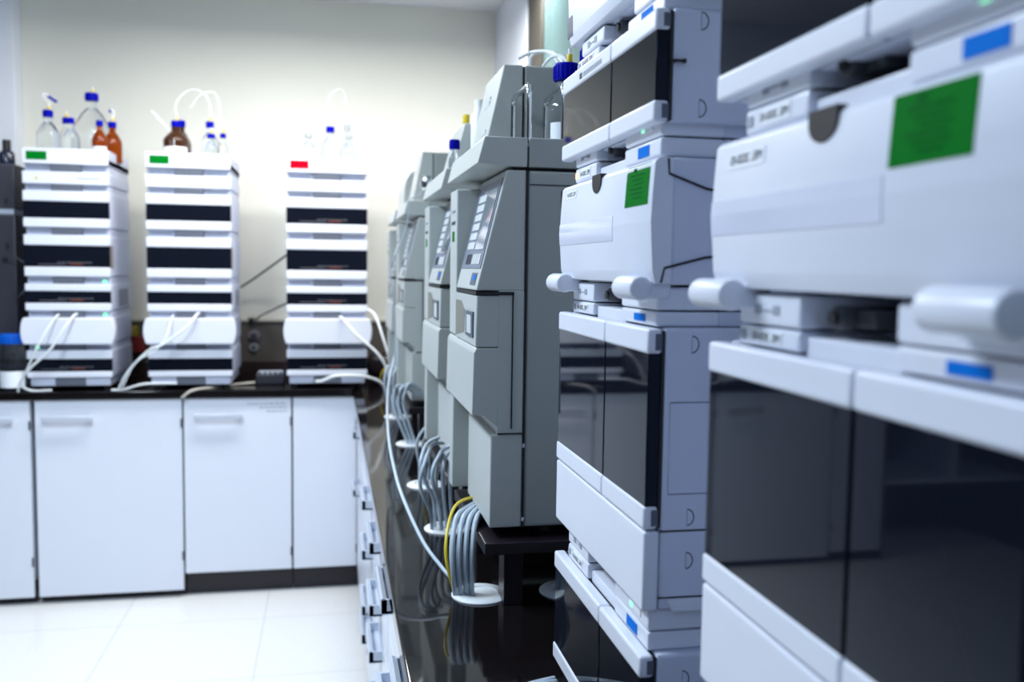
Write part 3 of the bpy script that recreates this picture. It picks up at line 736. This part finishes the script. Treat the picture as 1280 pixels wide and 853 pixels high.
t = thing('socket_box', 'yellow and red box against the dark panel between two towers', 'box', (-.985, 5.03, 1.10))
m = MB(); m.box(-1.04, -.93, 4.99, 5.07, 1.09, 1.17, mat('dull_red', (.20, .012, .012), .5), .004); m.build('box_body', t)
MB().box(-1.03, -.97, 4.985, 5.065, 1.172, 1.222, mat('dull_yellow', (.36, .28, .02), .5), .004).build('yellow_top', t)
t = thing('black_case', 'dark rounded case on the bench between red-tagged tower and grey row', 'case', (.29, 4.86, ZT))
m = MB(); m.box(.205, .40, 4.80, 5.0, ZT, ZT+.115, TABLE, .03, 3); m.build('case_body', t)

# ------------------------------------------------------------------ cables and tubes
def cable(name, label, pts, r, m, cat='cable', group=None, seg=8):
    return tag(MB().tube(pts, r, m, seg).build(name), label, cat, group)
cable('long_cable', 'long single grey cable swooping from the corner to the first grommet', [(.232, 3.3, 1.235), (.191, 3.0, 1.166), (.162, 2.6, 1.140), (.144, 2.25, 1.125), (.139, 2.0, 1.110), (.146, 1.85, 1.081), (.173, 1.7, 1.031), (.202, 1.63, 1.0), (.218, 1.60, .985), (.220, 1.598, .961)], .0036, TUBEG)
cable('thin_tube', 'thin loose clear tube looping before the third grey chromatograph', [(.325, 2.95, 1.82), (.289, 3.0, 1.781), (.258, 3.0, 1.762), (.253, 3.0, 1.711), (.241, 3.0, 1.659), (.217, 2.98, 1.602), (.198, 2.97, 1.561), (.193, 2.97, 1.522), (.198, 2.97, 1.479), (.206, 2.97, 1.415), (.211, 3.0, 1.322), (.209, 3.0, 1.231)], .0022, TUBEG, 'tube')
def bundle(label, path, cols, layers, r, sp=None, spread=0.):
    """cables running side by side along a path, each its own object"""
    path = [Vector(p) for p in path]; sp = sp or r*2.25
    for i in range(cols*layers):
        u = (i % cols-(cols-1)/2)*sp; v = (i//cols-(layers-1)/2)*sp; pts = []
        for k, p in enumerate(path):
            t = (path[min(k+1, len(path)-1)]-path[max(k-1, 0)]).normalized()
            e1 = (Vector((1, 0, 0))-t*t.x).normalized(); e2 = t.cross(e1)
            f = 1+spread*math.sin(PI*k/(len(path)-1)); pts.append(p+e1*u*f+e2*v*f)
        cable('bundle_cable', label, pts, r, TUBEG, 'cable', label)
bundle('grey cables rising bundled through the first large grommet under the sharpest chromatograph', [(.238, 1.605, ZB+.001), (.233, 1.594, 1.005), (.234, 1.60, 1.052), (.244, 1.630, 1.083), (.268, 1.69, 1.0850), (.31, 1.76, 1.0838)], 4, 2, .0044, spread=.22)
cable('yellow_cable', 'yellow cable running up beside the bundle in the first large grommet', [(.222, 1.60, ZB+.002), (.206, 1.60, 1.02), (.208, 1.62, 1.06), (.222, 1.66, 1.092), (.243, 1.70, 1.103), (.285, 1.77, 1.095)], .0028, YELLOW)
lab = 'grey cables looping out of the middle grommet between the two front chromatographs'
bundle(lab, [(.262, 2.03, ZB+.001), (.257, 2.03, 1.0), (.252, 2.03, 1.05), (.252, 2.035, 1.09), (.262, 2.055, 1.12), (.285, 2.06, 1.135)], 3, 1, .0048, spread=.5)
for pts in ([(.235, 2.045, ZB+.001), (.232, 2.03, 1.02), (.215, 2.02, 1.06), (.203, 2.01, 1.09), (.200, 2.01, 1.12), (.216, 2.04, 1.15), (.245, 2.062, 1.16)],
            [(.246, 2.01, ZB+.001), (.243, 1.995, 1.01), (.230, 1.99, 1.05), (.222, 1.985, 1.085), (.226, 1.99, 1.11), (.240, 2.02, 1.125), (.252, 2.062, 1.13)],
            [(.226, 2.02, ZB+.001), (.222, 2.0, 1.0), (.205, 1.99, 1.04), (.195, 1.985, 1.075), (.205, 1.99, 1.115), (.228, 2.05, 1.145), (.258, 2.066, 1.146)]):
    cable('bundle_cable', lab, pts, .0042, TUBEG, 'cable', lab)
bundle('grey cables hanging into the third grommet under the second chromatograph', [(.262, 2.46, ZB+.001), (.267, 2.455, 1.016), (.265, 2.45, 1.05), (.266, 2.445, 1.08), (.28, 2.44, 1.105), (.31, 2.435, 1.108)], 5, 1, .0045, spread=.6)
lab = 'blurred grey cables drooping into the far grommets before the third chromatograph'
bundle(lab, [(.272, 3.04, ZB+.001), (.245, 3.04, 1.03), (.226, 3.05, 1.09), (.235, 3.06, 1.14), (.262, 3.07, 1.15), (.30, 3.08, 1.12)], 3, 1, .005, spread=.5)
bundle(lab, [(.265, 3.60, ZB+.001), (.24, 3.58, 1.03), (.228, 3.57, 1.10), (.238, 3.58, 1.15), (.265, 3.60, 1.15), (.31, 3.62, 1.12)], 3, 1, .005, spread=.5)
cable('yellow_cable', 'yellow cable dropping into the third grommet under the second chromatograph', [(.252, 2.46, ZB+.002), (.252, 2.46, .992), (.258, 2.44, 1.042), (.272, 2.43, 1.09), (.30, 2.42, 1.10)], .0028, YELLOW)
cable('yellow_cable', 'yellow cable curling in the corner beside the red-tagged tower', [(.262, 4.42, ZB+.002), (.243, 4.40, 1.0), (.242, 4.38, 1.03), (.255, 4.36, 1.062), (.285, 4.36, 1.07), (.32, 4.40, 1.055)], .003, YELLOW)
cable('white_tube', 'white tube draped from the bow-sided oven of the red-tagged tower to the corner', [(.05, 4.352, 1.312), (.069, 4.335, 1.298), (.123, 4.3, 1.233), (.214, 4.28, 1.153), (.258, 4.28, 1.086), (.278, 4.3, 1.01), (.282, 4.33, ZB+.002)], .006, TUBEW, 'tube')
cable('white_tube', 'white tube falling along the side of the red-tagged tower', [(.182, 4.40, 1.345), (.214, 4.35, 1.316), (.244, 4.3, 1.226), (.274, 4.29, 1.125), (.287, 4.31, 1.036), (.29, 4.35, ZB+.002)], .0055, TUBEW, 'tube')
cable('white_tube', 'thick white tube arching flat before the foot of the red-tagged tower', [(-.059, 4.385, 1.005), (-.03, 4.35, 1.012), (.032, 4.33, 1.037), (.142, 4.33, 1.036), (.218, 4.35, 1.014), (.252, 4.37, .985), (.262, 4.39, ZB+.002)], .007, TUBEW, 'tube')
cable('grey_tube', 'tall bluish tube hanging along the last grey chromatograph into the corner', [(.262, 3.58, 1.30), (.258, 3.59, 1.15), (.255, 3.60, 1.05), (.262, 3.62, ZB+.002)], .006, TUBEG, 'tube')
cable('white_tube', 'slimmer white tube sloping down from the first tower oven', [(-1.17, 4.37, 1.315), (-1.176, 4.345, 1.305), (-1.202, 4.31, 1.254), (-1.243, 4.29, 1.168), (-1.29, 4.32, 1.078), (-1.335, 4.36, 1.01), (-1.345, 4.375, ZT+.002)], .0045, TUBEW, 'tube')
cable('white_tube', 'thicker white tube crossing the first tower oven diagonally', [(-1.095, 4.37, 1.318), (-1.103, 4.345, 1.31), (-1.131, 4.305, 1.261), (-1.189, 4.29, 1.164), (-1.273, 4.31, 1.086), (-1.33, 4.365, 1.015), (-1.30, 4.39, ZT+.006), (-1.21, 4.385, ZT+.006)], .0055, TUBEW, 'tube')
cable('white_tube', 'white tube bending off the middle tower oven toward the bench', [(-.578, 4.37, 1.325), (-.585, 4.345, 1.318), (-.627, 4.305, 1.262), (-.718, 4.29, 1.191), (-.785, 4.30, 1.160), (-.874, 4.33, 1.07), (-.918, 4.365, 1.0), (-.93, 4.375, ZT+.002)], .0055, TUBEW, 'tube')
cable('white_tube', 'thin white tube hanging straight on the middle tower oven', [(-.69, 4.37, 1.315), (-.693, 4.345, 1.30), (-.709, 4.30, 1.226), (-.752, 4.29, 1.163), (-.838, 4.31, 1.11), (-.90, 4.36, 1.01), (-.912, 4.38, ZT+.002)], .0035, TUBEW, 'tube')
cable('white_tube', 'short white tube lying on the bench edge at the middle tower foot', [(-.96, 4.38, ZT+.005), (-.91, 4.385, ZT+.006), (-.83, 4.38, 1.0), (-.74, 4.385, 1.004), (-.68, 4.39, 1.002)], .005, TUBEW, 'tube')
cable('black_cable', 'black cable slanting across the cream wall between two towers', [(-.20, 4.83, 1.605), (-.216, 4.85, 1.595), (-.31, 4.95, 1.528), (-.394, 5.0, 1.468), (-.46, 5.03, 1.425)], .0055, DARK)
cable('black_cable', 'dark cable curving down to the clip over the round sockets', [(-.20, 4.83, 1.355), (-.217, 4.85, 1.35), (-.291, 4.95, 1.312), (-.358, 5.03, 1.275), (-.392, 5.045, 1.24)], .0045, DARK)
cable('beige_cable', 'beige cable trailing over the bench edge before the black power block', [(-.655, 4.352, ZT-.03), (-.62, 4.35, ZT-.002), (-.585, 4.375, ZT+.006), (-.53, 4.42, ZT+.006), (-.45, 4.52, ZT+.006), (-.35, 4.552, ZT+.012)], .006, TUBEB)
for k, pts in enumerate(([(-1.43, 4.504, 1.555), (-1.40, 4.47, 1.565), (-1.36, 4.43, 1.568), (-1.335, 4.41, 1.555), (-1.3135, 4.404, 1.54)], [(-1.395, 4.518, 1.40), (-1.37, 4.46, 1.385), (-1.335, 4.41, 1.40), (-1.3135, 4.404, 1.425)])):
    cable('thin_cable', ('upper' if k == 0 else 'lower')+' thin dark cable bridging the charcoal tower and the first white tower', pts, .003, DARK)
# solvent lines over the bottles
cable('solvent_line', 'clear solvent line arching from the paper-labelled amber bottle', [(-.688, 4.55, 2.225), (-.697, 4.56, 2.274), (-.671, 4.6, 2.337), (-.61, 4.6, 2.363), (-.556, 4.6, 2.321), (-.54, 4.585, 2.235)], .002, TUBEW, 'tube')
cable('solvent_line', 'clear solvent line looping over the slim bottle of the middle tower', [(-.636, 4.6, 2.276), (-.592, 4.6, 2.338), (-.534, 4.6, 2.355), (-.506, 4.6, 2.301), (-.502, 4.62, 2.171), (-.488, 4.605, 2.165)], .002, TUBEW, 'tube')
cable('solvent_line', 'white-tipped line leaning toward the first tower from the amber bottle', [(-.80, 4.56, 2.25), (-.796, 4.56, 2.243), (-.772, 4.56, 2.215), (-.744, 4.56, 2.187), (-.722, 4.555, 2.165), (-.70, 4.55, 2.206)], .0028, TUBEW, 'tube')
cable('solvent_line', 'short clear loop above the grey-capped bottle of the red-tagged tower', [(-.094, 4.55, 2.175), (-.086, 4.58, 2.265), (-.056, 4.6, 2.293), (-.026, 4.6, 2.267), (.0, 4.56, 2.21)], .0018, TUBEW, 'tube')
cable('solvent_line', 'tall clear loop above the tall grey-capped bottle', [(.012, 4.56, 2.212), (.001, 4.6, 2.345), (.035, 4.6, 2.392), (.073, 4.62, 2.39), (.088, 4.66, 2.30), (.09, 4.68, 2.243)], .0018, TUBEW, 'tube')
t = thing('solvent_line', 'white line with blue connector over the pier-end bottle', 'tube', (-1.243, 4.55, 2.25))
MB().tube([(-1.23, 4.55, 2.256), (-1.262, 4.55, 2.29), (-1.255, 4.56, 2.305), (-1.235, 4.57, 2.29), (-1.214, 4.58, 2.275)], .0025, TUBEW).build('tubing', t)
MB().cyl((-1.243, 4.562, 2.293), (-1.212, 4.58, 2.272), .0065, CAPB, 10).build('connector', t)
t = thing('solvent_line', 'white line with dark plug above the tall amber bottle', 'tube', (-.98, 4.60, 2.22))
MB().tube([(-.975, 4.60, 2.222), (-.975, 4.60, 2.245), (-.985, 4.60, 2.252)], .003, TUBEW).build('tubing', t)
MB().cyl((-.99, 4.60, 2.238), (-.99, 4.60, 2.252), .005, CAPB, 8).build('connector', t)
# white arcs on the sharpest detector
for lab, pts in (('white tube arching highest over the slant-fronted detector', [(.405, 1.94, 1.925), (.417, 1.94, 1.965), (.419, 1.94, 1.990), (.429, 1.92, 1.998), (.442, 1.88, 1.990), (.455, 1.85, 1.965), (.458, 1.83, 1.934)]),
                 ('white tube crossing obliquely over the slant-fronted detector', [(.39, 1.93, 1.985), (.42, 1.92, 1.998), (.445, 1.87, 1.988), (.45, 1.80, 1.958), (.452, 1.78, 1.934)]),
                 ('low white tube curl on the slant-fronted detector', [(.425, 1.88, 1.934), (.430, 1.87, 1.958), (.440, 1.83, 1.970), (.455, 1.80, 1.962), (.465, 1.78, 1.934)])):
    cable('white_tube', lab, pts, .0035, TUBEW, 'tube')
t = thing('tube_fitting', 'small yellow fitting with white tube on the second detector', 'fitting', (.335, 2.3, 1.90))
MB().cyl((.335, 2.30, 1.901), (.335, 2.30, 1.925), .0085, YELLOW, 12, bev=.001).build('fitting_body', t)
t = thing('steel_valve', 'shiny steel valve on the blurred third bottle tray', 'valve', (.33, 3.18, 1.768))
MB().lathe([(0, 0), (.014, 0), (.014, .02), (.008, .03), (.008, .05), (.02, .06), (.024, .08), (.016, .10), (0, .104)], .33, 3.18, 1.757, CHROME, 20).build('valve_body', t)
t = thing('white_funnel', 'white plastic connector rising behind the sharpest detector', 'fitting', (.36, 2.2, 1.757))
MB().lathe([(0, 0), (.02, 0), (.02, .15), (.012, .165), (.012, .19), (0, .19)], .355, 2.22, 1.757, mat('frosted_white', (.8, .84, .86), .4), 18).build('connector_body', t)
bottle('slim bottle with small blue cap on the second chromatograph tray', .288, 2.16, 1.757, .016, .086, caps=.75, neck=.5, caph=.022, fitting=False)
# cables at the bench in front of the lowest pump
for k in range(3):
    lab = 'grey cables lying on the worktop before the lowest pump of the farther stack'
    cable('bench_cable', lab, [(.20+.012*k, 1.18-.01*k, ZB+.005), (.245+.01*k, 1.205, ZB+.008), (.28, 1.22-.012*k, ZB+.009+.004*k), (.315, 1.235-.01*k, ZB+.007)], .0042, TUBEG, 'cable', lab)

# ------------------------------------------------------------------ light
def area(name, x, y, z, sx, sy, power, col, rot=(0, 0, 0)):
    l = bpy.data.lights.new(name, 'AREA'); l.shape = 'RECTANGLE'; l.size = sx; l.size_y = sy; l.energy = power; l.color = col
    o = bpy.data.objects.new(name, l); o.location = (x, y, z); o.rotation_euler = rot; COL.objects.link(o); return o
CW = (.86, .93, 1.)
area('ceiling_lamp_and_fill', .02, 3.86, 2.78, 2.0, .3, 53, (1., .98, .96))
area('ceiling_lamp_and_fill', -1.10, 1.80, 2.93, .3, 1.2, 74, (.73, .86, 1.))
area('ceiling_lamp_and_fill', -2.6, 2.6, 2.93, .3, 1.2, 12, (.74, .87, 1.))
area('ceiling_lamp_and_fill', -.7, -1.3, 2.93, .3, 1.2, 11, (.34, .56, 1.))  # added blue fill behind the camera, lifts the faces turned towards it
wd = bpy.data.worlds.new('World'); sc.world = wd; wd.use_nodes = True
wd.node_tree.nodes['Background'].inputs['Color'].default_value = (.55, .68, 1, 1); wd.node_tree.nodes['Background'].inputs['Strength'].default_value = .05

# ------------------------------------------------------------------ camera
cam = bpy.data.cameras.new('camera'); co = bpy.data.objects.new('camera', cam); COL.objects.link(co)
F = 1150.0; C = (640.0, 426.5)
def nrm(v): return Vector(v).normalized()
yv = nrm((411-C[0], 333-C[1], F)); dn = nrm((430-C[0], 15100-C[1], F)); dn = (dn-yv*dn.dot(yv)).normalized(); zv = -dn; xv = yv.cross(zv)
if xv.x < 0: xv = -xv
# xv, yv, zv: world axes in camera coordinates (right, down, forward)
right = Vector((xv.x, yv.x, zv.x)); down = Vector((xv.y, yv.y, zv.y)); fwd = Vector((xv.z, yv.z, zv.z))
M = Matrix((right, -down, -fwd)).transposed().to_4x4(); M.translation = Vector((0, 0, 1.545))
co.matrix_world = M
cam.sensor_width = 36; cam.lens = 36*F/1280; cam.clip_start = .02
cam.dof.use_dof = True; cam.dof.focus_distance = 1.35; cam.dof.aperture_fstop = 4.2
sc.camera = co
sc.view_settings.view_transform = 'Standard'; sc.view_settings.look = 'None'; sc.view_settings.gamma = 1; sc.view_settings.exposure = .13
sc.view_settings.use_curve_mapping = False
sc.cycles.use_denoising = True
sc.cycles.max_bounces = 10
